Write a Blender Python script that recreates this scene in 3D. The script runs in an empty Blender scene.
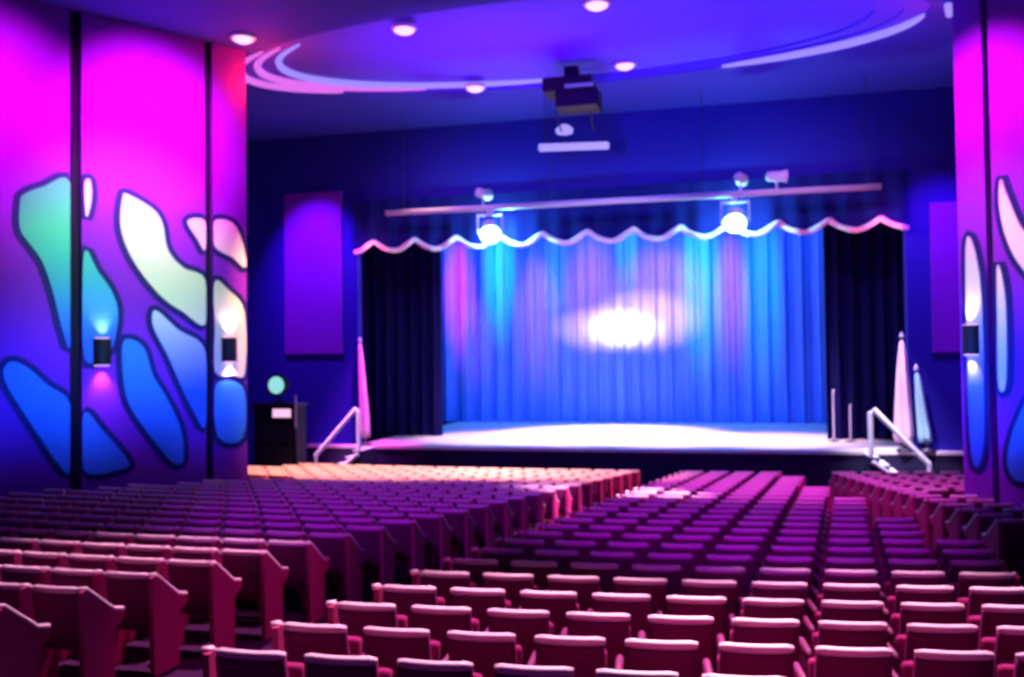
import bpy, bmesh, math, random
from mathutils import Vector, Matrix
random.seed(4)
S = bpy.context.scene
COL = S.collection
PI = math.pi
R = math.radians

# ------------------------------------------------------------------ helpers
def lin(c):
    c /= 255.0
    return c/12.92 if c <= .04045 else ((c+.055)/1.055)**2.4

def rgb(r, g, b):
    return (lin(r), lin(g), lin(b), 1)

def mat(name, col, rough=.6, metal=0, noise=0, nscale=8, emit=None, estr=0, bump=0, spec=.4):
    m = bpy.data.materials.new(name); m.use_nodes = True
    nt = m.node_tree; b = nt.nodes['Principled BSDF']
    b.inputs['Base Color'].default_value = col
    b.inputs['Roughness'].default_value = rough
    b.inputs['Metallic'].default_value = metal
    b.inputs['Specular IOR Level'].default_value = spec
    if noise or bump:
        tc = nt.nodes.new('ShaderNodeTexCoord')
        n = nt.nodes.new('ShaderNodeTexNoise'); n.inputs['Scale'].default_value = nscale
        n.inputs['Detail'].default_value = 4
        nt.links.new(tc.outputs['Object'], n.inputs['Vector'])
        if noise:
            mx = nt.nodes.new('ShaderNodeMix'); mx.data_type = 'RGBA'
            d = 1-noise
            mx.inputs['A'].default_value = (col[0]*d, col[1]*d, col[2]*d, 1)
            mx.inputs['B'].default_value = (min(1, col[0]*(1+noise)), min(1, col[1]*(1+noise)), min(1, col[2]*(1+noise)), 1)
            nt.links.new(n.outputs['Fac'], mx.inputs['Factor'])
            nt.links.new(mx.outputs['Result'], b.inputs['Base Color'])
        if bump:
            bp = nt.nodes.new('ShaderNodeBump'); bp.inputs['Strength'].default_value = bump
            bp.inputs['Distance'].default_value = .01
            nt.links.new(n.outputs['Fac'], bp.inputs['Height'])
            nt.links.new(bp.outputs['Normal'], b.inputs['Normal'])
    if emit:
        b.inputs['Emission Color'].default_value = emit
        b.inputs['Emission Strength'].default_value = estr
    return m

def hue_blend_mat(name, top, bottom, z0, z1):  # colour runs from bottom hue to top hue with height
    """mural colour that blends from one hue at z0 to another at z1"""
    m = mat(name, top, .55)
    nt = m.node_tree; b = nt.nodes['Principled BSDF']
    g = nt.nodes.new('ShaderNodeTexCoord'); sp = nt.nodes.new('ShaderNodeSeparateXYZ')
    nt.links.new(g.outputs['Object'], sp.inputs[0])
    mr = nt.nodes.new('ShaderNodeMapRange')
    mr.inputs['From Min'].default_value = z0; mr.inputs['From Max'].default_value = z1
    nt.links.new(sp.outputs['Z'], mr.inputs['Value'])
    mx = nt.nodes.new('ShaderNodeMix'); mx.data_type = 'RGBA'
    mx.inputs['A'].default_value = bottom; mx.inputs['B'].default_value = top
    nt.links.new(mr.outputs['Result'], mx.inputs['Factor'])
    nt.links.new(mx.outputs['Result'], b.inputs['Base Color'])
    return m

def obj(name, bm, ms, parent=None, smooth=False):
    me = bpy.data.meshes.new(name)
    bmesh.ops.recalc_face_normals(bm, faces=bm.faces)
    if smooth:
        for f in bm.faces: f.smooth = True
    bm.to_mesh(me); bm.free()
    for m in (ms if isinstance(ms, (list, tuple)) else [ms]): me.materials.append(m)
    o = bpy.data.objects.new(name, me); COL.objects.link(o)
    if parent: o.parent = parent
    return o

def tag(o, label=None, cat=None, group=None, kind=None):
    if label: o['label'] = label
    if cat: o['category'] = cat
    if group: o['group'] = group
    if kind: o['kind'] = kind
    return o

def thing(name, label, cat, loc=(0, 0, 0), rz=0, group=None):
    o = bpy.data.objects.new(name, None); COL.objects.link(o)
    o.empty_display_size = .2
    o.location = loc; o.rotation_euler = (0, 0, rz)
    return tag(o, label, cat, group)

def BM(): return bmesh.new()

def box(bm, x0, x1, y0, y1, z0, z1, bev=0, mi=0, M=None):
    vs = [bm.verts.new(p) for p in [(x0,y0,z0),(x1,y0,z0),(x1,y1,z0),(x0,y1,z0),(x0,y0,z1),(x1,y0,z1),(x1,y1,z1),(x0,y1,z1)]]
    fs = [bm.faces.new([vs[i] for i in q]) for q in [(3,2,1,0),(4,5,6,7),(0,1,5,4),(1,2,6,5),(2,3,7,6),(3,0,4,7)]]
    for f in fs: f.material_index = mi
    if M: bmesh.ops.transform(bm, matrix=M, verts=vs)
    if bev:
        es = list({e for f in fs for e in f.edges})
        bmesh.ops.bevel(bm, geom=es, offset=bev, segments=2, affect='EDGES', profile=.6)
    return bm

def tube(bm, pts, r, n=8, cap=True, closed=False, mi=0):
    pts = [Vector(p) for p in pts]; rings = []; N = len(pts)
    for i, p in enumerate(pts):
        if closed: d = pts[(i+1) % N]-pts[i-1]
        else: d = pts[min(i+1, N-1)]-pts[max(i-1, 0)]
        d.normalize()
        a = Vector((0, 0, 1)) if abs(d.z) < .9 else Vector((1, 0, 0))
        s = d.cross(a).normalized(); t = s.cross(d)
        rr = r[i] if isinstance(r, (list, tuple)) else r
        rings.append([bm.verts.new(p+s*math.cos(2*PI*k/n)*rr+t*math.sin(2*PI*k/n)*rr) for k in range(n)])
    for i in range(N if closed else N-1):
        A, B = rings[i], rings[(i+1) % N]
        for k in range(n):
            f = bm.faces.new([A[k], A[(k+1) % n], B[(k+1) % n], B[k]]); f.material_index = mi
    if cap and not closed:
        bm.faces.new(rings[0]).material_index = mi; bm.faces.new(rings[-1]).material_index = mi
    return bm

def lathe(bm, prof, n=20, c=(0, 0, 0), M=None):
    rings = []; allv = []
    for r, z in prof:
        ring = [bm.verts.new((c[0]+r*math.cos(2*PI*k/n), c[1]+r*math.sin(2*PI*k/n), c[2]+z)) for k in range(n)]
        rings.append(ring); allv += ring
    for A, B in zip(rings, rings[1:]):
        for k in range(n): bm.faces.new([A[k], A[(k+1) % n], B[(k+1) % n], B[k]])
    bm.faces.new(rings[0]); bm.faces.new(rings[-1])
    if M: bmesh.ops.transform(bm, matrix=M, verts=allv)
    return bm

def prism(bm, poly, f, a, b, mi=0, mi_side=None):
    """poly in 2D, f(u, v, w) -> xyz, extruded from w=a to w=b"""
    A = [bm.verts.new(f(u, v, a)) for u, v in poly]; B = [bm.verts.new(f(u, v, b)) for u, v in poly]
    n = len(poly)
    bm.faces.new(A).material_index = mi; bm.faces.new(B).material_index = mi
    for i in range(n):
        bm.faces.new([A[i], A[(i+1) % n], B[(i+1) % n], B[i]]).material_index = mi if mi_side is None else mi_side
    return bm

def look(o, target):
    o.rotation_euler = (Vector(target)-Vector(o.location)).to_track_quat('-Z', 'Y').to_euler()

def spot(name, loc, target, watts, col, angle=40, blend=1, size=.1, scale=None):
    l = bpy.data.lights.new(name, 'SPOT'); l.energy = watts; l.color = col
    l.spot_size = R(angle); l.spot_blend = blend; l.shadow_soft_size = size
    o = bpy.data.objects.new(name, l); COL.objects.link(o); o.location = loc; look(o, target)
    if scale: o.scale = scale
    return o

def point(name, loc, watts, col, size=.1):
    l = bpy.data.lights.new(name, 'POINT'); l.energy = watts; l.color = col; l.shadow_soft_size = size
    o = bpy.data.objects.new(name, l); COL.objects.link(o); o.location = loc
    return o

def area(name, loc, target, watts, col, sx, sy, spread=180):
    l = bpy.data.lights.new(name, 'AREA'); l.energy = watts; l.color = col
    l.shape = 'RECTANGLE'; l.size = sx; l.size_y = sy; l.spread = R(spread)
    o = bpy.data.objects.new(name, l); COL.objects.link(o); o.location = loc; look(o, target)
    return o

def smooth_poly(pts, sub=5):
    n = len(pts); out = []
    for i in range(n):
        p0, p1, p2, p3 = pts[i-1], pts[i], pts[(i+1) % n], pts[(i+2) % n]
        for k in range(sub):
            t = k/sub
            out.append(tuple(.5*(2*p1[j]+(p2[j]-p0[j])*t+(2*p0[j]-5*p1[j]+4*p2[j]-p3[j])*t*t+(3*p1[j]-p0[j]-3*p2[j]+p3[j])*t**3) for j in (0, 1)))
    return out

def offset_poly(pts, d):
    n = len(pts)
    ar = sum(pts[i][0]*pts[(i+1) % n][1]-pts[(i+1) % n][0]*pts[i][1] for i in range(n))
    s = 1 if ar > 0 else -1; out = []
    for i in range(n):
        a, b = Vector(pts[i-1]), Vector(pts[(i+1) % n]); t = (b-a)
        if t.length < 1e-6: out.append(pts[i]); continue
        t.normalize(); out.append((pts[i][0]+t.y*s*d, pts[i][1]-t.x*s*d))
    return out

# ------------------------------------------------------------------ materials
M = {}
M['floor'] = mat('dark_carpet', rgb(62, 26, 66), .95, noise=.25, nscale=30, spec=.1)
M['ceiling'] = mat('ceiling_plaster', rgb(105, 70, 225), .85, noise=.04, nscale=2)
M['ceiling_outer'] = mat('ceiling_outer_dimmed', rgb(62, 38, 178), .85, noise=.04, nscale=2)  # darker copy of the ceiling colour, for less light outside the oval
M['ceiling_dark'] = mat('ceiling_dark_paint', rgb(60, 55, 95), .9)
M['navy'] = mat('navy_wall_paint', rgb(34, 22, 165), .85, noise=.06, nscale=3)
M['gap'] = mat('dark_reveal', rgb(14, 12, 40), .9)
M['purple'] = mat('purple_wall_paint', rgb(135, 28, 200), .75, noise=.05, nscale=1.5)
M['outline'] = mat('mural_outline_paint', rgb(22, 14, 105), .7)
M['black'] = mat('black_paint', rgb(14, 13, 20), .6, noise=.1, nscale=9)
M['black_cloth'] = mat('black_drape', rgb(20, 14, 78), .95, noise=.15, nscale=5, spec=.1)
M['valance'] = mat('navy_valance_cloth', rgb(24, 26, 112), .95, noise=.12, nscale=6, spec=.1)
M['fringe'] = mat('pale_fringe', rgb(245, 205, 235), .8)
M['cyc'] = mat('blue_curtain', rgb(94, 132, 236), .85, noise=.04, nscale=4, spec=.15)
M['deck'] = mat('pale_stage_floor', rgb(232, 214, 214), .5, noise=.05, nscale=3)
M['stage_front'] = mat('dark_stage_front', rgb(34, 26, 66), .9)
M['white'] = mat('white_painted_metal', rgb(235, 225, 240), .45)
M['pipe'] = mat('pale_grey_pipe', rgb(205, 200, 225), .4)
M['seat'] = mat('crimson_upholstery', rgb(150, 28, 96), .9, noise=.18, nscale=14, bump=.2, spec=.15)
M['seat_back'] = mat('crimson_seat_shell', rgb(112, 18, 82), .6, noise=.1, nscale=6, spec=.3)
M['cap'] = mat('pale_wood_edge', rgb(250, 214, 222), .5, noise=.05, nscale=20)
M['panel'] = mat('rose_end_panel', rgb(176, 36, 104), .6, noise=.1, nscale=8)
M['steel'] = mat('dark_steel', rgb(60, 55, 70), .45, .6)
M['flag_pink'] = mat('pale_pink_flag_cloth', rgb(240, 190, 220), .85)
M['flag_cyan'] = mat('pale_aqua_flag_cloth', rgb(170, 225, 235), .85)

def glow(name, col, s):
    return mat(name, (0.02, 0.02, 0.02, 1), .5, emit=col, estr=s)
M['cove'] = glow('cove_lamp_lilac', rgb(160, 140, 255), 1.0)
M['cove_pink'] = glow('cove_lamp_pink', rgb(225, 110, 240), 1.0)
M['down'] = glow('downlight_lens', rgb(255, 190, 250), 1.6)
M['dim_strip'] = glow('dim_strip_glow', rgb(100, 80, 240), .8)
M['bar_lamp'] = glow('lilac_bar_lamp', rgb(165, 150, 255), 1.1)
M['beam_lens'] = glow('aqua_stage_lens', rgb(150, 255, 255), 14)
M['green_lens'] = glow('mint_lens', rgb(150, 225, 225), 1.0)
M['screen'] = glow('pink_screen', rgb(255, 195, 235), 1.1)
M['sconce_lens'] = glow('sconce_lens', rgb(255, 190, 240), 2)

# ------------------------------------------------------------------ setting
CEIL = 10.06
EYE = 3.42
def fz(y): return .055*(21-y) if y < 21 else 0.0

bm = BM()
ys = [-2, 21, 34.6]
vs = [[bm.verts.new((x, y, fz(y)+dz)) for x in (-18, 12)] for y in ys for dz in (0, -.3)]
for i in (0, 2):
    a, b, c, d = vs[i], vs[i+2], vs[i+1], vs[i+3]
    bm.faces.new([a[0], a[1], b[1], b[0]]); bm.faces.new([c[0], d[0], d[1], c[1]])
    bm.faces.new([a[0], b[0], d[0], c[0]]); bm.faces.new([a[1], c[1], d[1], b[1]])
bm.faces.new([vs[0][0], vs[1][0], vs[1][1], vs[0][1]]); bm.faces.new([vs[4][0], vs[4][1], vs[5][1], vs[5][0]])
tag(obj('floor', bm, M['floor']), 'dark sloping carpeted auditorium floor', 'floor', kind='structure')

# ceiling with a stepped oval recess
OX, OY = -3.6, 18.6
def oval(a, b, n=96):
    return [(OX+a*math.cos(2*PI*k/n), OY+b*math.sin(2*PI*k/n)) for k in range(n)]
steps = [(7.35, 2.62, CEIL), (6.88, 2.56, CEIL+.05), (6.35, 2.50, CEIL+.10)]
bm = BM()
ring = [bm.verts.new((x, y, CEIL)) for x, y in oval(*steps[0][:2])]
outer = [bm.verts.new(p+(CEIL,)) for p in [(-18, -2), (12, -2), (12, 34.6), (-18, 34.6)]]
es = [bm.edges.new((ring[i], ring[(i+1) % 96])) for i in range(96)]+[bm.edges.new((outer[i], outer[(i+1) % 4])) for i in range(4)]
bmesh.ops.triangle_fill(bm, edges=es, use_beauty=True)
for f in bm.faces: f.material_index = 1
for f in [f for f in bm.faces if all(v in set(ring) for v in f.verts)]: bm.faces.remove(f)
prev = ring
for i, (a, b, z) in enumerate(steps):
    up = [bm.verts.new((v.co.x, v.co.y, z+.05)) for v in prev]
    for k in range(96): bm.faces.new([prev[k], prev[(k+1) % 96], up[(k+1) % 96], up[k]])
    if i < 2:
        a2, b2, z2 = steps[i+1]
        nx = [bm.verts.new((x, y, z2)) for x, y in oval(a2, b2)]
        for k in range(96): bm.faces.new([up[k], up[(k+1) % 96], nx[(k+1) % 96], nx[k]])
        prev = nx
    else: bm.faces.new(up)
box(bm, -18, 12, -2, 34.6, CEIL+.5, CEIL+.7)
tag(obj('ceiling', bm, [M['ceiling'], M['ceiling_outer']]), 'ceiling with a stepped oval recess', 'ceiling', kind='structure')

# cove lamps that follow the steps
def cove(a, b, z, t0, t1, m, label):
    bm = BM(); n = 40
    pts = [(OX+(a-.05)*math.cos(R(t0+(t1-t0)*k/n)), OY+(b-.05)*math.sin(R(t0+(t1-t0)*k/n)), z+.0) for k in range(n+1)]
    tube(bm, pts, [.03+.065*math.sin(PI*k/n)**.6 for k in range(n+1)], 8)
    tag(obj('cove_light', bm, m, smooth=True), label, 'light', 'cove lights of the oval ceiling recess')
cove(*steps[0], 140, 214, M['cove_pink'], 'pink curved cove light, leftmost of the oval ceiling recess')
cove(*steps[1], 122, 214, M['cove_pink'], 'pink and lilac curved cove light, middle step of the oval recess at left')
cove(*steps[2], 92, 214, M['cove'], 'long lilac cove light along the innermost step, left half of the ceiling oval')
cove(*steps[0], 4, 62, M['cove'], 'long lilac cove light curving along the right end of the ceiling oval')
cove(7.75, 2.6, CEIL-.1, -12, 2, M['cove'], 'short lilac light dash just outside the right end of the ceiling oval')

# splayed side walls : s runs from the stage end (B) back into the house, n points into the room
class Splay:
    def __init__(w, B, D):
        w.B = Vector((B[0], B[1], 0)); w.D = Vector((D[0], D[1], 0)).normalized()
        w.n = Vector((-w.D.y, w.D.x, 0))
        if w.n.y > 0: w.n = -w.n
    def f(w, s, z, o): return w.B+w.D*s+w.n*o+Vector((0, 0, z))
LW = Splay((-10, 17), (-1.9, -2.7)); RW = Splay((3.88, 17), (1.9, -2.7))

mural_mats = {
 'teal': hue_blend_mat('mural_teal', rgb(60, 225, 150), rgb(40, 110, 240), 3.9, 5.9),
 'pale': hue_blend_mat('mural_pale_green', rgb(190, 245, 190), rgb(245, 245, 200), 4.4, 6.0),
 'white': hue_blend_mat('mural_pale_pink', rgb(255, 235, 235), rgb(255, 235, 235), 4, 6),
 'sky': hue_blend_mat('mural_sky', rgb(215, 220, 245), rgb(45, 115, 240), 2.9, 4.4),
 'blue': hue_blend_mat('mural_blue', rgb(50, 140, 240), rgb(50, 140, 240), 1, 4),
}
def splay_wall(name, W, panels, shapes, label):
    bm = BM(); prism(bm, [(0, 0), (9.0, 0), (9.0, CEIL), (0, CEIL)], lambda u, v, w: W.f(u, v, w), -.35, 0)
    wall = tag(obj(name, bm, M['gap']), label, 'wall', kind='structure')
    objs = []
    for a, b in panels:
        bm = BM(); prism(bm, [(a, 0.0), (b, 0.0), (b, CEIL-.02), (a, CEIL-.02)], lambda u, v, w: W.f(u, v, w), 0, .12)
        objs.append(obj('wall_panel', bm, M['purple'], wall))
    for pi, mname, pts, lab in shapes:
        a, b = panels[pi]
        cl = lambda P: [(min(max(u, a), b), v) for u, v in P]
        sp = smooth_poly(pts)
        bm = BM()
        prism(bm, cl(offset_poly(sp, .115)), lambda u, v, w: W.f(u, v, w), .121, .135, 1)
        prism(bm, cl(sp), lambda u, v, w: W.f(u, v, w), .121, .155, 0)
        o = obj('mural_shape', bm, [mural_mats[mname], M['outline']], objs[pi]); o['label'] = lab
    return wall

left_shapes = [
 (2, 'teal', [(4.27,6.34),(4.21,6.51),(3.91,6.68),(3.44,6.82),(3.44,5.3),(3.44,3.82),(3.57,4.1),(3.74,4.83),(3.91,5.33),(4.11,5.63),(4.27,5.89)], 'tall teal mural shape'),
 (2, 'blue', [(4.52,3.38),(4.39,3.52),(4.15,3.41),(3.82,3.09),(3.44,2.71),(3.44,1.52),(3.66,1.68),(3.91,2.1),(4.23,2.66),(4.47,3.11)], 'slanting blue mural shape'),
 (1, 'white', [(3.19,6.83),(3.09,6.9),(3.07,6.55),(3.16,6.21)], 'pale sliver of mural'),
 (1, 'teal', [(3.2,5.51),(2.96,5.2),(2.73,4.87),(2.6,4.49),(2.64,4.01),(2.77,3.69),(3.2,3.6)], 'teal mural shape'),
 (1, 'pale', [(2.51,6.62),(2.42,6.72),(1.94,6.48),(1.75,6.2),(1.65,5.71),(1.35,5.37),(.9,5.15),(.9,4.24),(1.36,4.49),(1.75,4.75),(2.14,5.19),(2.42,5.66),(2.55,6.13)], 'pale green curving mural shape'),
 (1, 'sky', [(1.95,4.41),(1.85,4.48),(1.46,4.13),(.9,3.69),(.9,2.2),(1.16,2.52),(1.4,3.03),(1.66,3.63),(1.91,4.12)], 'mural shape fading from pale to blue'),
 (1, 'blue', [(2.51,3.82),(2.33,3.92),(2.1,3.73),(1.95,3.24),(1.66,2.74),(1.4,2.13),(1.36,1.53),(1.56,1.51),(1.85,1.86),(2.33,2.57),(2.48,3.06)], 'slanting blue mural shape'),
 (1, 'blue', [(3.2,2.55),(2.88,2.22),(2.42,1.62),(2.51,1.47),(3.2,1.49)], 'low blue mural shape'),
 (1, 'white', [(1.25,6.31),(.9,6.34),(.9,5.75),(1.05,5.96)], 'pale pink mural corner'),
 (0, 'white', [(.7,6.36),(.3,6.35),(.09,5.93),(.03,5.45),(.31,5.64),(.7,5.85)], 'pale pink mural shape'),
 (0, 'pale', [(.7,5.1),(.42,4.97),(.07,4.52),(.06,3.27),(.3,3.2),(.7,3.28),(.7,4.14)], 'pale cream mural shape'),
 (0, 'blue', [(.68,3.01),(.1,2.93),(.11,1.91),(.64,1.96)], 'small blue mural block'),
]
splay_wall('wall_left', LW, [(.0, .72), (.88, 3.23), (3.44, 6.3), (6.5, 8.9)], left_shapes, 'purple side wall with a mural of teal, pale and blue shapes')
right_shapes = [
 (0, 'sky', [(.2,5.4),(.40,5.03),(.48,4.02),(.44,1.9),(.2,1.7),(.16,3.86)], 'pale strip on the wall end'),  # pale strip, bluer towards the bottom
 (1, 'white', [(.9,6.3),(1.0,6.04),(1.22,5.52),(1.5,5.1),(1.5,4.6),(1.17,4.92),(.96,5.38),(.86,5.9)], 'white curving mural shape'),
 (1, 'white', [(.8,4.91),(.93,4.32),(.91,3.01),(.76,2.93),(.77,4.0)], 'narrow white mural shape'),
 (1, 'blue', [(.89,1.71),(1.09,2.37),(1.5,2.9),(1.5,1.6),(1.06,1.4)], 'blue mural shape'),
 (1, 'teal', [(1.8,6.3),(2.3,6.6),(2.9,6.2),(2.7,4.2),(2.2,3.6),(1.9,4.6)], 'teal mural shape'),
]
splay_wall('wall_right', RW, [(0, .57), (.70, 3.05), (3.25, 6.2), (6.4, 8.9)], right_shapes, 'purple side wall at right with white mural shapes')

# proscenium wall, recess walls, stage house walls
bm = BM()
OL, OR, OT = -10.5, 4.16, 7.9
box(bm, -16, OL, 24, 24.3, 0, CEIL); box(bm, OR, 10, 24, 24.3, 0, CEIL); box(bm, OL, OR, 24, 24.3, OT, CEIL)
tag(obj('wall_front', bm, M['navy']), 'dark blue proscenium wall around the stage opening', 'wall', kind='structure')
bm = BM(); box(bm, -16.3, -16, 12, 24.3, 0, CEIL); tag(obj('wall_recess_left', bm, M['navy']), 'dark recess wall left of the stage', 'wall', kind='structure')
bm = BM(); box(bm, 10, 10.3, 12, 24.3, 0, CEIL); tag(obj('wall_recess_right', bm, M['navy']), 'dark recess wall right of the stage', 'wall', kind='structure')
bm = BM(); box(bm, -15, 9, 34.3, 34.6, 0, CEIL); box(bm, -15, -14.7, 24.3, 34.3, 0, CEIL); box(bm, 8.7, 9, 24.3, 34.3, 0, CEIL)
tag(obj('wall_stage_back', bm, M['black']), 'dark walls behind and beside the stage', 'wall', kind='structure')
bm = BM()
box(bm, OL-.02, OL+.04, 23.93, 24.0, 1.1, 6.8)  # strip added where the edge of the opening is lit
tag(obj('lit_edge_strip', bm, M['navy']), 'thin strip for the lit edge of the stage opening', 'trim', kind='structure')

bm = BM(); box(bm, -12.75, -10.95, 23.9, 24.0, 3.7, 8.4, .02); tag(obj('violet_light_left', bm, M['purple']), 'purple panel for violet light on the wall left of the stage opening', 'trim', kind='structure')  # violet light on the wall put into a purple panel
bm = BM(); box(bm, 4.72, 5.6, 23.9, 24.0, 3.5, 7.2, .02); tag(obj('violet_light_right', bm, M['purple']), 'purple panel for violet light on the wall right of the stage opening', 'trim', kind='structure')  # wall lit violet, drawn as a purple panel
# ------------------------------------------------------------------ stage
st = thing('stage', 'raised pale stage floor with a dark curved front', 'stage', (-3.3, 24, 0))
def front(x): return -.5+.004*x*x
xs = [-8.7+17.4*k/40 for k in range(41)]
def stage_outline(d): return [(x, front(x)-d) for x in xs]+[(8.7, -.01), (7.44, -.01), (7.44, 10.2), (-7.18, 10.2), (-7.18, -.01), (-8.7, -.01)]
bm = BM(); prism(bm, stage_outline(0), lambda u, v, w: (u, v, w), 0, 1.02); obj('stage_front', bm, M['stage_front'], st)
bm = BM(); prism(bm, stage_outline(.03), lambda u, v, w: (u, v, w), 1.02, 1.1); obj('stage_deck', bm, M['deck'], st)

def drape(x0, x1, z0, z1, amp, period, n, zs=2, seed=0):
    rnd = random.Random(seed); bm = BM(); rows = []
    ph = [rnd.uniform(0, 6) for _ in range(3)]
    for k in range(n+1):
        x = x0+(x1-x0)*k/n
        y = amp*(math.sin(2*PI*x/period+.6*math.sin(x*1.3+ph[0]))+.35*math.sin(2*PI*x/period*2.3+ph[1]))
        rows.append([(x, y, z0+(z1-z0)*j/zs) for j in range(zs+1)])
    for dy in (0, .03):
        g = [[bm.verts.new((x, y+dy, z)) for x, y, z in r] for r in rows]
        for a, b in zip(g, g[1:]):
            for j in range(zs): bm.faces.new([a[j], b[j], b[j+1], a[j+1]])
    return bm

o = obj('backdrop_curtain', drape(-8.8, 7.6, 0, 8.2, .15, .66, 420, seed=2), M['cyc'], smooth=True)
o.location = (-3.4, 33.5, 1.1); tag(o, 'wide blue curtain with coloured light across the back of the stage', 'curtain')
for x0, x1, lab in ((-11.9, -9.0, 'black side curtain at the left of the stage'), (2.5, 5.6, 'black side curtain at the right of the stage')):
    o = obj('side_curtain', drape(0, x1-x0, 0, 7.6, .09, .4, 120, seed=int(x1)), M['black_cloth'], smooth=True)
    o.location = (x0, 27, 1.1); tag(o, lab, 'curtain', 'black side curtains')

# valance with scalloped hem
va = thing('valance', 'dark blue scalloped valance with a pale fringe above the stage opening', 'curtain', (-3.17, 23.85, 6.75))
NS = 12; HW = 7.36
def hem(x):
    t = ((x+HW)/(2*HW)*NS+.5) % 1.0
    return -.06+.30*abs(2*t-1)**1.7-.1
n = 300; bm = BM(); ga = []; hempts = []
for k in range(n+1):
    x = -HW+2*HW*k/n
    y = .05*math.sin(2*PI*(x+HW)/(2*HW)*NS*2)
    ga.append([(x, y, hem(x)), (x, y*.6, .6), (x, 0, 1.3)])
    hempts.append((x, y-.02, hem(x)))
for dy in (0, .03):
    g = [[bm.verts.new((x, y+dy, z)) for x, y, z in r] for r in ga]
    for a, b in zip(g, g[1:]):
        for j in range(2): bm.faces.new([a[j], b[j], b[j+1], a[j+1]])
obj('valance_cloth', bm, M['valance'], va, True)
bm = BM(); tube(bm, hempts, .075, 6); obj('fringe', bm, M['fringe'], va, True)['label'] = 'pale pink scalloped fringe'

# ------------------------------------------------------------------ pipe and stage lights
pp = thing('lighting_pipe', 'long pale pipe hung across the front of the stage for lights', 'pipe', (-2.9, 22.5, 7.42))
bm = BM(); tube(bm, [(-6.1, 0, 0), (6.3, 0, 0)], .075, 12); obj('pipe', bm, M['pipe'], pp, True)
for x in (-5.6, -1.6, 2.2, 6.0):
    bm = BM(); tube(bm, [(x, 0, .05), (x, 0, CEIL-7.42)], .012, 6); obj('hanger_cable', bm, M['steel'], pp)

def stage_light(x, label, aim):
    t = thing('stage_light', label, 'light', (x, 22.5, 7.42), 0, 'aqua stage lights on the long pipe')
    bm = BM(); box(bm, -.07, .07, -.09, .09, -.16, -.076, .015); obj('clamp', bm, M['pipe'], t)
    bm = BM(); box(bm, -.33, .33, -.04, .04, -.22, -.16, .01); box(bm, -.35, -.31, -.05, .05, -.68, -.16, .01); box(bm, .31, .35, -.05, .05, -.68, -.16, .01)
    obj('yoke', bm, M['pipe'], t)
    A = Matrix.Translation((0, 0, -.62)) @ Vector(aim).to_track_quat('Z', 'Y').to_matrix().to_4x4()
    bm = BM(); lathe(bm, [(.1, -.36), (.18, -.32), (.22, -.1), (.27, .1), (.295, .16), (.27, .16)], 24, M=A); lbody = obj('lamp_body', bm, M['white'], t, True)
    bm = BM(); lathe(bm, [(.265, .155), (.25, .2), (.15, .25), (.02, .27)], 24, M=A); obj('lens', bm, M['beam_lens'], lbody, True)
stage_light(-6.12, 'bright aqua stage light hanging at the left of the long pipe', (.25, -.75, -.65))
stage_light(.06, 'bright aqua stage light hanging at the right of the long pipe', (-.05, -.75, -.65))

def small_lamp(x, label, tilt):
    t = thing('spare_lamp', label, 'light', (x, 22.5, 7.5), tilt, 'small lamps standing on the long pipe')
    bm = BM(); tube(bm, [(0, 0, 0), (0, 0, .2)], .03, 8); obj('stem', bm, M['pipe'], t)
    A = Matrix.Translation((0, 0, .3)) @ Matrix.Rotation(R(90), 4, 'Y')
    bm = BM(); lathe(bm, [(.07, -.25), (.12, -.2), (.13, .12), (.16, .24), (.12, .25)], 18, M=A); obj('lamp_body', bm, M['pipe'], t, True)
small_lamp(-6.3, 'small pale lamp standing on the pipe over the left stage light', R(70))
small_lamp(.2, 'small pale lamp standing on the pipe over the right stage light', R(80))
small_lamp(1.05, 'small pale lamp lying along the pipe, furthest right', R(10))

# ceiling projector and the bar below it
pj = thing('projector_lift', 'black box hanging from the ceiling above the middle of the stage front', 'projector', (-3.47, 20.0, CEIL))
bm = BM(); box(bm, -.16, .16, -.16, .16, -.35, 0, .02); obj('mount', bm, M['black'], pj)
bm = BM(); box(bm, -.62, .5, -.4, .4, -.62, -.3, .04); box(bm, -.35, .62, -.35, .35, -.98, -.6, .04); obj('housing', bm, M['black'], pj)
bm = BM(); box(bm, -.1, .55, -.43, -.402, -.58, -.5, .01); obj('lit_strip', bm, M['dim_strip'], pj)  # pale strip on the housing, made to glow
bm = BM()
for s in (-.38, .38): tube(bm, [(s, 0, -.95), (s, .6, -1.3)], .02, 6)
obj('bracket', bm, M['steel'], pj)
lb = thing('light_bar', 'short lilac light bar hung below the black ceiling box', 'light', (-3.72, 21.5, 8.6))
bm = BM(); box(bm, -.86, .86, -.09, .09, -.06, .1, .03, M=Matrix.Rotation(R(2), 4, 'Y')); obj('lamp_tube', bm, M['bar_lamp'], lb)
bm = BM()
for s in (-.7, .7): tube(bm, [(s, 0, .08), (s, 0, CEIL-8.6)], .012, 6)
obj('hanger_cable', bm, M['steel'], lb)
bm = BM(); lathe(bm, [(.05, -.10), (.2, -.05), (.22, .04), (.12, .13), (.04, .16)], 20, c=(-.22, 0, .42)); obj('small_lamp', bm, M['bar_lamp'], lb, True)
bm = BM(); tube(bm, [(-.22, 0, .1), (-.22, 0, .34)], .02, 6); obj('stem', bm, M['steel'], lb)

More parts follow.
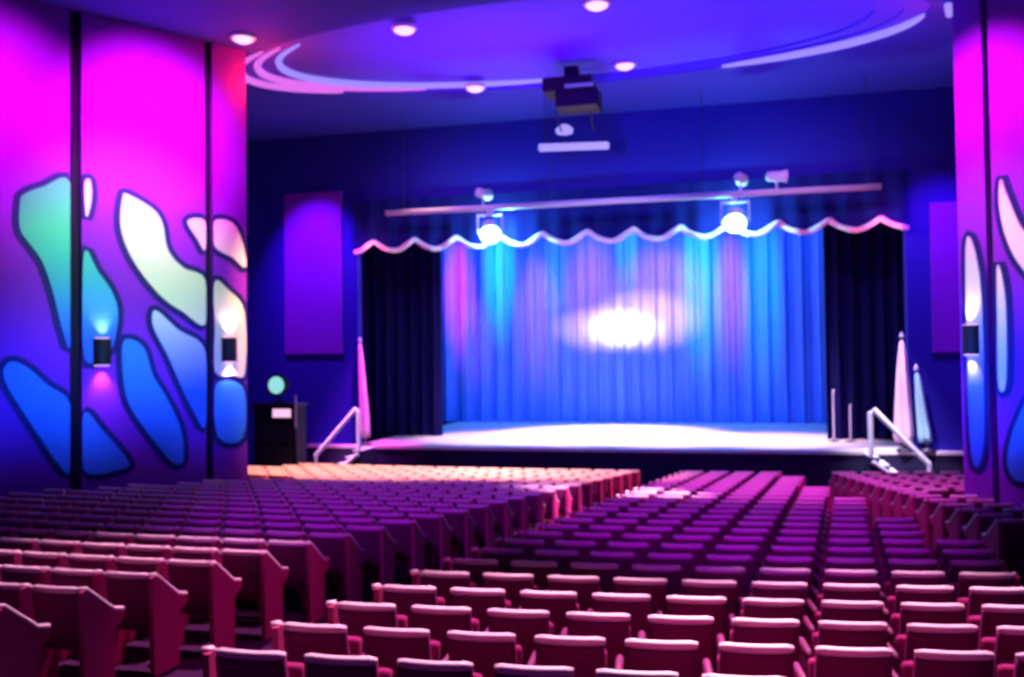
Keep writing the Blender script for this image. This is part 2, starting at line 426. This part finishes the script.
# ceiling downlights
for x, y, m, lab in ((-9.54, 16.22, 'down', 'lit ceiling downlight beside the left wall'), (-6.24, 16.64, 'down', 'lit ceiling downlight, second from the left near the top edge'),
                  (-5.96, 20.69, 'down', 'lit ceiling downlight at the end of the lilac cove light'), (-2.37, 16.44, 'down', 'lit ceiling downlight at the top edge of the photo, above the black box'),
                  (-2.33, 20.5, 'down', 'lit ceiling downlight just right of the hanging black box')):
    inside = ((x-OX)/6.3)**2+((y-OY)/2.1)**2 < 1
    zc = CEIL+.15 if inside else CEIL
    t = thing('downlight', lab, 'light', (x, y, zc), 0, 'round ceiling downlights')
    bm = BM(); lathe(bm, [(.24, 0), (.26, -.03), (.24, -.06), (.2, -.06), (.2, -.01)], 24); obj('trim_ring', bm, M['white'], t, True)
    bm = BM(); lathe(bm, [(.2, -.02), (.19, -.09), (.12, -.13), (.02, -.14)], 24); obj('lens', bm, M[m], t, True)

# wall sconces
def sconce(W, s, z, label, c, w1=60, off=.12):
    p = W.f(s, z, off); rz = math.atan2(W.n.y, W.n.x)+PI/2
    t = thing('wall_sconce', label, 'light', p, rz, 'dark wall sconces')
    bm = BM(); n = 12
    prof = [(.17*math.cos(PI+PI*k/n), .16*math.sin(PI+PI*k/n)) for k in range(n+1)]
    prism(bm, prof, lambda u, v, w: (u, v, w), -.25, .25); hs = obj('housing', bm, M['black'], t)
    for a, b in ((.25, .262), (-.262, -.25)):
        bm = BM(); prism(bm, [(u*.8, v*.8-.015) for u, v in prof], lambda u, v, w: (u, v, w), a, b); obj('lens', bm, M['sconce_lens'], hs)
    q = p+W.n*.12
    spot('sconce_uplight', q+Vector((0, 0, .3)), q+Vector((0, 0, 2))-W.n*.35, w1, c, 85, 1, .05)
    spot('sconce_downlight', q-Vector((0, 0, .3)), q-Vector((0, 0, 2))-W.n*.35, w1, c, 85, 1, .05)
sconce(LW, 2.88, 3.69, 'dark sconce low on the wide mural panel of the left wall', (1, .45, .9))
sconce(LW, .4, 3.73, 'dark sconce on the narrow stage end of the left wall', (1, .6, .9))
sconce(RW, .25, 3.69, 'dark sconce on the end of the right wall', (1, .5, .85))

# ------------------------------------------------------------------ stairs, flags, stands, cabinet
def stairs(x, sgn, y0, label):
    t = thing('stage_stairs', label, 'stairs', (x, y0, 0), 0, 'side stairs of the stage')
    bm = BM(); N = 6
    for k in range(N):
        z1 = 1.08-k*.18; a, b = sorted((sgn*k*.215, sgn*(k+1)*.215))
        box(bm, a, b, -.5, .5, 0, z1-.03)
    obj('risers', bm, M['stage_front'], t)
    for k in range(N):
        z1 = 1.08-k*.18; a, b = sorted((sgn*k*.215, sgn*((k+1)*.215)))
        bm = BM(); box(bm, a, b, -.51, .5, z1-.03, z1, .006); obj('tread', bm, M['white'], t)
    for y in (-.53,):
        bm = BM(); tube(bm, [(sgn*.03, y, 1.08), (sgn*.03, y, 2.12), (sgn*.10, y, 2.2), (sgn*1.28, y, .93), (sgn*1.28, y, 0)], .06, 8); obj('handrail', bm, M['white'], t)
        bm = BM(); tube(bm, [(sgn*.05, y-.03, .98), (sgn*1.3, y-.03, .0)], .06, 6); obj('stringer', bm, M['white'], t)
stairs(3.02, 1, 23.05, 'white railed steps going down at the right end of the stage')
stairs(-9.82, -1, 23.05, 'white railed steps going down at the left end of the stage')

def flag(x, y, h, r, m, label, z=1.1, lean=0):
    t = thing('furled_flag', label, 'flag', (x, y, z), 0, 'furled flags beside the stage')
    bm = BM(); lathe(bm, [(.2, 0), (.2, .03), (.06, .09), (.03, .12)], 20); obj('base', bm, M['steel'], t, True)
    bm = BM(); tube(bm, [(0, 0, .1), (lean*.5, 0, h*.55), (lean, 0, h)], .018, 8); obj('pole', bm, M['pipe'], t)
    bm = BM(); lathe(bm, [(.01, -.06), (.05, -.03), (.06, .02), (.035, .07), (.008, .13)], 14, c=(lean, 0, h)); obj('finial', bm, M['pipe'], t, True)
    bm = BM(); rings = []; K = 14; nn = 28
    for i in range(K+1):
        f = i/K; zz = .22+(h-.3)*f
        rr = r*(1-f)**.6*.9+.03
        if i == 0: rr *= .85
        rings.append([bm.verts.new((lean*zz/h+rr*math.cos(2*PI*k/nn)*(1+.22*math.sin(5*2*PI*k/nn+f*2)), rr*math.sin(2*PI*k/nn)*(1+.22*math.sin(5*2*PI*k/nn+f*2)), zz)) for k in range(nn)])
    for a, b in zip(rings, rings[1:]):
        for k in range(nn): bm.faces.new([a[k], a[(k+1) % nn], b[(k+1) % nn], b[k]])
    bm.faces.new(rings[0]); bm.faces.new(rings[-1])
    obj('flag_cloth', bm, m, t, True)
flag(-10.18, 23.78, 2.95, .11, M['flag_pink'], 'tall pale furled flag on its pole at the left edge of the stage', lean=-.16)
flag(3.98, 23.76, 2.8, .2, M['flag_pink'], 'tall pale pink furled flag at the right edge of the stage')
flag(4.5, 23.78, 2.0, .13, M['flag_cyan'], 'shorter pale aqua furled flag beside the tall pink one', lean=-.2)

def mic(x, y, h, label):
    t = thing('microphone_stand', label, 'microphone stand', (x, y, 1.1), 0, 'microphone stands at the right of the stage')
    bm = BM(); lathe(bm, [(.16, 0), (.16, .02), (.05, .04), (.02, .06)], 18); obj('base', bm, M['steel'], t)
    bm = BM(); tube(bm, [(0, 0, .05), (0, 0, h)], .022, 8); obj('pole', bm, M['white'], t)
    bm = BM(); tube(bm, [(0, .05, h-.02), (0, -.10, h+.06)], [.018, .03], 10); obj('microphone', bm, M['pipe'], t)
mic(2.6, 26.2, 1.35, 'taller pale microphone stand near the right side curtain')
mic(3.03, 26.2, .95, 'shorter thin microphone stand beside the taller one')

cb = thing('equipment_cabinet', 'tall black equipment cabinet with a lit pink panel, left of the stage steps', 'cabinet', (-11.75, 21.95, 0))
bm = BM(); box(bm, -.66, .56, -.4, .2, .0, 2.3, .03); obj('housing', bm, M['black'], cb)
bm = BM(); box(bm, -.7, .6, -.44, .24, 2.3, 2.38, .015); obj('top_shelf', bm, M['steel'], cb)
bm = BM(); box(bm, -.1, .42, -.425, -.402, 2.02, 2.24, .01); obj('lit_panel', bm, M['screen'], cb)['label'] = 'lit pink panel'
bm = BM(); tube(bm, [(.57, -.43, 1.75), (.57, -.43, 2.6)], .03, 8); obj('corner_post', bm, M['pipe'], cb)
for q in range(3):
    bm = BM(); box(bm, -.5, .45, -.42, -.402, .25+q*.55, .7+q*.55, .01); obj('drawer_front', bm, M['steel'], cb)
gl = thing('round_lamp', 'round mint-green lamp on top of the black equipment cabinet', 'light', (-11.86, 21.95, 2.381))
bm = BM(); lathe(bm, [(.16, 0), (.16, .04), (.04, .08), (.04, .2)], 16); obj('base', bm, M['black'], gl)
A = Matrix.Translation((0, -.05, .48)) @ Matrix.Rotation(R(90), 4, 'X')
bm = BM(); lathe(bm, [(.12, -.25), (.22, -.18), (.28, .1), (.3, .15), (.24, .15)], 24, M=A); lbody = obj('lamp_body', bm, M['black'], gl, True)
bm = BM(); lathe(bm, [(.24, .14), (.2, .19), (.1, .23), (.02, .24)], 24, M=A); obj('lens', bm, M['green_lens'], lbody, True)

# ------------------------------------------------------------------ seats
SW = .555
def seat_parts(full=True):
    """seat facing +Y (to the stage); origin on the floor under the top of its back"""
    P = []
    bm = BM(); n = 8; hw = .215
    g = []
    for i in range(n+1):
        u = -hw+2*hw*i/n; c = -.03*(1-(u/hw)**2)
        row = []
        for z, yy in ((.36, .10), (.5, .065), (.66, .03), (.8, .0), (.825, .0)):
            row.append((u*(1 if z < .8 else .98), yy+c, z))
        g.append(row)
    for dy in (0, .06):
        V = [[bm.verts.new((x, y+dy, z)) for x, y, z in r] for r in g]
        for a, b in zip(V, V[1:]):
            for j in range(4): bm.faces.new([a[j], b[j], b[j+1], a[j+1]])
        if dy == 0: V0 = V
    for i in range(n):
        bm.faces.new([V0[i][0], V0[i+1][0], V[i+1][0], V[i][0]]); bm.faces.new([V0[i][4], V0[i+1][4], V[i+1][4], V[i][4]])
    for i in (0, n):
        for j in range(4): bm.faces.new([V0[i][j], V0[i][j+1], V[i][j+1], V[i][j]])
    P.append(('backrest', bm, M['seat_back'], True))
    bm = BM(); pts = [(-hw+2*hw*i/10, -.03*(1-((-hw+2*hw*i/10)/hw)**2)+.03-.0, .845+.0) for i in range(11)]
    tube(bm, pts, [.02]+[.03]*9+[.02], 8)
    P.append(('top_edge', bm, M['cap'], True))
    bm = BM(); box(bm, -.21, .21, .17, .27, .34, .74, .035, M=Matrix.Rotation(R(-6), 4, 'X'))
    P.append(('seat_cushion', bm, M['seat'], True))
    return P
def end_panel(wing):
    bm = BM()
    if wing: poly = [(.02, .0), (-.01, .84), (.05, .845), (.36, .60), (.48, .575), (.48, .52), (.36, .46), (.36, 0)]
    else: poly = [(.10, .0), (.08, .56), (.12, .60), (.44, .60), (.46, .56), (.44, .50), (.34, .44), (.34, 0)]
    prism(bm, poly, lambda u, v, w: (w, u, v), -.022, .022); return bm
def arm_rest(wing):
    bm = BM()
    if wing: tube(bm, [(-.04, .02, .85), (0, .05, .85), (0, .36, .615), (0, .48, .59)], [.022, .024, .024, .022], 8)
    else: tube(bm, [(0, .08, .61), (0, .14, .625), (0, .40, .625), (0, .46, .60)], [.02, .028, .028, .02], 8)
    return bm

ORD = ['nearest', 'second', 'third', 'fourth', 'fifth', 'sixth', 'seventh', 'eighth', 'ninth', 'tenth', 'eleventh', 'twelfth', 'thirteenth', 'fourteenth',
       'fifteenth', 'sixteenth', 'seventeenth', 'eighteenth', 'nineteenth', 'twentieth', 'twenty-first', 'twenty-second', 'twenty-third', 'twenty-fourth', 'twenty-fifth', 'twenty-sixth']
TH = R(13.9)
def px(x, y):
    d = y*math.cos(TH)-x*math.sin(TH); r = x*math.cos(TH)+y*math.sin(TH)
    return 512+900*r/d, d
def XL(y): return -4.95+.215*(y-6) if y < 12 else -3.66+.17*(y-12)
def XC(y): return -3.06+.112*(y-4.5)
def XR(y): return 3.05-.13*(y-5)
def XB(y): return XR(y)+1.15
def wall_lim_left(y): return -10.0-(17-y)*1.9/2.7 if y < 17.2 else -13.2
def wall_lim_right(y): return 3.88+(17-y)*1.9/2.7 if y < 17.2 else 7.4
seats = []   # (dist, block, row, index, x, y, rz, last)
for k in range(25):
    y0 = 4.69+.67*k
    arc = lambda x: y0+(x+4.3)**2/90.0
    def put(block, x, idx, ends):
        y = arc(x); q, d = px(x, y)
        z = fz(y)
        v = 361+900*(EYE-z-.87)/d
        if q < -30 or q > 1054 or v > 690: return
        if -12.9 < x < -10.8 and y > 20.6: return
        seats.append((d, block, k, idx, x, y, math.atan((x+4.3)/45.0), ends))
    # left block, counted from the aisle
    yy = arc(-3.8); x = XL(yy)-SW/2; i = 0
    while x-SW/2 > wall_lim_left(arc(x))+.55 and i < 24:
        put('left', x, i, i == 0); x -= SW; i += 1
    # middle block, counted from the left aisle
    xl = XC(arc(-2.5)); xr = XR(arc(1.5)); n = max(3, round((xr-xl)/SW))
    for i in range(n): put('middle', xl+SW*(i+.5), i, i == n-1)
    x = XB(arc(3))+SW/2; i = 0
    while x+SW/2 < wall_lim_right(arc(x))-.45 and i < 14:
        put('right', x, i, i == 0); x += SW; i += 1
first_row = {}
for d, block, k, i, x, y, rz, last in seats:     # the nearest row of each block that shows in the photo
    q = px(x, y)[0]; v = 361+900*(EYE-fz(y)-.87)/d
    if -31 < q < 1018 and v < 676: first_row[block] = min(k, first_row.get(block, 99))
seats.sort(key=lambda s: s[0])
seats = [s_ for s_ in seats if s_[2] >= first_row[s_[1]]]
print('SEATS', len(seats))
parts_src = [obj(n_, b_, m_, None, s_) for n_, b_, m_, s_ in seat_parts()]
WING = [obj('side_panel', end_panel(1), M['panel']), obj('armrest', arm_rest(1), M['cap'], None, True)]
LOW = [obj('side_panel', end_panel(0), M['seat_back']), obj('armrest', arm_rest(0), M['seat_back'], None, True)]
def sides(block, i, last):
    '''which side panels a seat carries: tall winged ones in the left block and at the aisles, low ones between seats'''
    if block == 'left': return [(WING, .245)]
    if block == 'middle': return [(WING if i == 0 else LOW, -SW/2+.01)]+([(WING, SW/2-.03)] if last else [])
    return ([(WING, -SW/2+.03)] if i == 0 else [])+[(LOW, SW/2-.01)]
def copy_part(src, parent, x=0):
    o = src.copy(); COL.objects.link(o); o.parent = parent; o.location = (x, 0, 0)
    return o
NEAR = seats[:300]; FAR = seats[300:]
side = {'left': -1, 'middle': -1, 'right': 1}
for d, block, k, i, x, y, rz, last in NEAR:
    c = {'left': 'from the aisle', 'middle': 'from the left aisle', 'right': 'from the aisle'}[block]
    k -= first_row[block]
    row = 'nearest row' if k == 0 else ORD[k]+' row from the camera'
    pos = 'end seat by the '+('left ' if block == 'middle' else '')+'aisle' if i == 0 else ORD[i]+' seat '+c
    t = thing('theatre_seat', 'crimson theatre seat, %s block, %s, %s' % (block, row, pos), 'seat', (x, y, fz(y)), rz, 'rows of crimson theatre seats')
    for p in parts_src: copy_part(p, t)
    # the panel on the side away from the counted neighbours' shared one
    for srcs, sx in sides(block, i, last):
        for p in srcs: copy_part(p, t, sx)
# the far seats as one mass
bm = BM(); mi = {M['seat_back'].name: 0, M['cap'].name: 1, M['seat'].name: 2, M['panel'].name: 3}
for d, block, k, i, x, y, rz, last in FAR:
    T = Matrix.Translation((x, y, fz(y))) @ Matrix.Rotation(rz, 4, 'Z')
    items = [(p, 0) for p in parts_src]
    for srcs, sx in sides(block, i, last): items += [(p, sx) for p in srcs]
    for p, sx in items:
        n0 = len(bm.verts); f0 = len(bm.faces)
        bm.from_mesh(p.data); bm.verts.ensure_lookup_table(); bm.faces.ensure_lookup_table()
        bmesh.ops.transform(bm, matrix=T @ Matrix.Translation((sx, 0, 0)), verts=bm.verts[n0:])
        for f in bm.faces[f0:]: f.material_index = mi[p.data.materials[0].name]
me = bpy.data.meshes.new('theatre_seats'); bm.to_mesh(me); bm.free()
for m_ in (M['seat_back'], M['cap'], M['seat'], M['panel']): me.materials.append(m_)
o = bpy.data.objects.new('distant_theatre_seats', me); COL.objects.link(o)
tag(o, 'mass of theatre seats in the rows nearest the stage', 'seats', kind='stuff')
for p in parts_src+WING+LOW: bpy.data.objects.remove(p)

# ------------------------------------------------------------------ lights
BLUE = (.02, .05, 1); VIO = (.35, .02, 1); MAG = (1, .01, .85)
w = bpy.data.worlds.new('World'); S.world = w; w.use_nodes = True
w.node_tree.nodes['Background'].inputs['Color'].default_value = (.25, .02, .6, 1)
w.node_tree.nodes['Background'].inputs['Strength'].default_value = .12

# ceiling washes, spots added in mid-air without fixtures
spot('ceiling_wash', (-6, 16.5, 5.0), (-5.6, 18.7, 10.2), 1500, (.5, .02, 1), 72)
spot('ceiling_wash', (-3, 16.0, 5.0), (-2.6, 18.9, 10.2), 1050, (.4, .01, 1), 84)
spot('ceiling_wash', (1.0, 16.0, 5.0), (1.4, 18.9, 10.2), 1500, (.03, .01, 1), 84)
# proscenium wash
spot('front_wash', (-3, 15, 9.4), (-3, 24, 5.8), 1100, (.01, .01, 1), 90)
spot('recess_wash', (-11.6, 21.5, 9.3), (-11.7, 24, 6), 2000, (.3, .01, 1), 60)
spot('recess_wash', (5.1, 21.5, 9.3), (5.0, 24, 5.4), 1400, (.3, .01, 1), 60)
point('red_glow', (-9.55, 16.9, 9.3), 110, (1, .03, .03), .1)  # red points near the wall ends
point('red_glow', (4.0, 17.8, 8.9), 80, (1, .03, .03), .1)
# walls : magenta above, blue below
for s_, w_ in ((2.0, 2700), (4.9, 1500)):
    spot('wall_wash_magenta', LW.f(s_, 9.0, 3.4), LW.f(s_, 7.9, 0), w_*1.25, (1, .01, .8), 72)
spot('wall_wash_magenta', RW.f(.6, 9.0, 2.6), RW.f(.5, 7.3, 0), 1700, (1, .01, .8), 70)
for s_ in (1.0, 3.2, 5.2):
    spot('wall_wash_blue', LW.f(s_, 3.0, 2.6), LW.f(s_, 3.2, 0), 300, (.01, .16, 1), 84)
spot('wall_wash_blue', RW.f(.8, 3.0, 2.4), RW.f(.6, 3.2, 0), 650, (.01, .12, 1), 84)
spot('wall_mid', LW.f(2.6, 9.0, 7), LW.f(2.5, 5.5, 0), 2800, (.36, 1, .68), 38)
spot('wall_violet_fill', LW.f(2.6, 8.5, 7), LW.f(2.4, 5.4, 0), 900, (.8, .01, 1), 48)  # added violet fill, no fixture here
spot('wall_mid', RW.f(1.5, 9.0, 7), RW.f(.6, 5.2, 0), 2200, (.8, .9, .9), 24)
# stage
for x_, w_ in ((-7.0, 4200), (-4.8, 6500), (-2.0, 6500), (1.0, 5000)):
    spot('stage_white', (x_, 25.2, 8.2), (x_, 26.6, 1.1), w_, (1, .68, .74), 48, .8)
spot('stage_white', (-4, 30.2, 8.6), (-4, 29.0, 1.1), 8000, (1, .68, .74), 60, .7)
spot('stair_fill', (-10.6, 20.5, 8.0), (-10.5, 22.55, 1.5), 8000, (1, .45, 1), 20)  # spot added to brighten the left railing
spot('stage_magenta', (-9, 22.6, 7.0), (-10.2, 24.0, 1.1), 3500, (1, .06, .9), 36)
spot('stage_violet', (3, 22.6, 7.0), (3.8, 23.4, 1.3), 3200, (.9, .75, 1), 36)
spot('stair_fill', (2.6, 19.5, 8.6), (3.7, 22.8, 1.4), 6000, (.8, .75, 1), 20)  # spot added to brighten the right railing
# back curtain
area('cyc_wash', (-4, 29.6, 8.9), (-4, 33.5, 4.6), 800, (.0, .30, 1), 14, .4)
area('cyc_floor_wash', (-4, 31.2, 1.5), (-4, 33.5, 3.2), 110, (.0, .26, 1), 13, .2)
CY = (.02, .75, 1)
def bd(x, z, wts, c, ang, dx=0, sc=None, z0=8.0): return spot('backdrop_spot', (x+dx, 28.2, z0), (x, 33.5, z), wts, c, ang, 1, .05, sc)
MG = (1, .01, .75); PK = (1, .16, .5)
bd(-10.4, 6.2, 8500, MG, 30, sc=(.5, 1.7, 1))
bd(-9.8, 4.4, 2000, PK, 26, sc=(.7, 1.2, 1))
bd(-8.75, 7.2, 4600, CY, 32, sc=(.5, 2.2, 1))
bd(-7.3, 5.3, 4000, PK, 38, sc=(.55, 1.3, 1))
bd(-6.6, 6.6, 1400, (.02, .5, 1), 24, sc=(.5, 1.8, 1))
bd(-5.2, 6.0, 4200, (1, .08, .5), 40, sc=(.65, 1.2, 1))
bd(-2.6, 6.0, 5000, (1, .14, .5), 44, sc=(.9, .9, 1))
bd(-3.8, 7.6, 2200, (.02, .6, 1), 22, sc=(.5, 2, 1))
bd(-1.2, 6.4, 4200, CY, 36, sc=(.5, 2.0, 1))
bd(-.1, 5.8, 5500, (1, .12, .6), 30, sc=(.5, 1.7, 1))
bd(1.0, 6.0, 3000, (.01, .6, 1), 34, sc=(.5, 2.2, 1))
bd(-6.35, 5.7, 500, (.5, 1, 1), 5)
bd(-8.7, 4.2, 350, (.5, 1, 1), 5)
# warm pool in the middle of the curtain
spot('warm_pool', (-4.1, 24.6, 6.0), (-4.05, 33.5, 4.6), 34000, (1, .62, .25), 21, 1, .05, (1, .5, 1))
spot('warm_pool', (-3.4, 24.6, 6.0), (-3.2, 33.5, 4.9), 24000, (1, .3, .3), 30, 1, .05, (1, .55, 1))
spot('warm_pool', (-5, 24.6, 6.0), (-4.6, 33.5, 4.6), 20000, (1, .3, .35), 30, 1, .05, (1, .42, 1))
# added spots and points that brighten fringe, valance and pipe
spot('fringe_wash', (-7.5, 19, 8.0), (-7.5, 23.8, 6.8), 420, (.9, .4, 1), 80)
spot('fringe_wash', (-3, 19, 8.0), (-3, 23.8, 6.8), 420, (.7, .5, 1), 80)
spot('fringe_wash', (1.8, 19, 8.0), (1.8, 23.8, 6.8), 420, (.9, .4, 1), 80)
point('valance_end_glow', (3.6, 23.45, 6.7), 25, (1, .15, .4), .1); point('valance_end_glow', (-10.0, 23.45, 6.6), 25, (1, .15, .4), .1)
point('beam_glow', (-6.1, 23.3, 6.85), 240, (.2, .95, .85), .1); point('beam_glow', (.06, 23.3, 6.85), 240, (.2, .95, .85), .1)  # points added for the halo around the stage lights
# house : downlights ahead of the rows, added violet spots behind for ambient
for x, y, w_ in ((-5.6, 6.2, 6500), (-1.5, 4.8, 10500), (1.5, 5.6, 10500)):
    spot('house_downlight', (x, y+5.0, 9.6), (x, y, .5), w_, (1, .5, .76), 34, .8)
spot('house_magenta', (1.5, 10.5, 8.0), (-5, 7.6, .3), 1300, (1, .08, .6), 22)
spot('rear_violet', (1, -1.5, 9.4), (-.3, 14.0, .8), 5000, (.5, .005, 1), 26)
spot('rear_violet', (-3, -1.5, 9.4), (-5.6, 14.5, .8), 5000, (.42, .005, 1), 24)
spot('front_row_warm', (-8, 15.0, 9.6), (-7.9, 19.2, .8), 12000, (1, .46, .26), 40, .8, .1, (1.5, .85, 1))
spot('front_row_warm', (-4, 15.0, 9.6), (-4.0, 19.3, .8), 10000, (1, .42, .28), 32, .8, .1, (1.3, .85, 1))
spot('front_row_warm', (-8, 22.4, 9.6), (-7.6, 20.0, .8), 1800, (1, .5, .3), 44, 1, .1, (1.5, 1, 1))
spot('front_row_pink', (.5, 13.0, 9.6), (1.2, 17.6, .8), 4000, (1, .06, .85), 50)
spot('aisle_pink', (2.5, 14, 9.6), (-2.4, 15.8, .5), 24000, (1, .5, .85), 16, 1, .1, (.8, 1.4, 1))

# ------------------------------------------------------------------ camera
cam = bpy.data.cameras.new('Camera'); cam.sensor_width = 36; cam.lens = 36*900/1024; cam.clip_end = 200
cam.dof.use_dof = True; cam.dof.focus_distance = 1.2; cam.dof.aperture_fstop = 6.0
co = bpy.data.objects.new('Camera', cam); COL.objects.link(co); co.location = (0, 0, EYE)
pitch = R(1.45)
fwd = Vector((-math.sin(TH)*math.cos(pitch), math.cos(TH)*math.cos(pitch), math.sin(pitch)))
co.rotation_euler = (fwd.to_track_quat('-Z', 'Y').to_matrix() @ Matrix.Rotation(R(-.7), 3, 'Z')).to_euler()
S.camera = co
S.view_settings.view_transform = 'Standard'; S.view_settings.look = 'None'
S.view_settings.gamma = 1; S.view_settings.use_curve_mapping = False; S.view_settings.exposure = 0
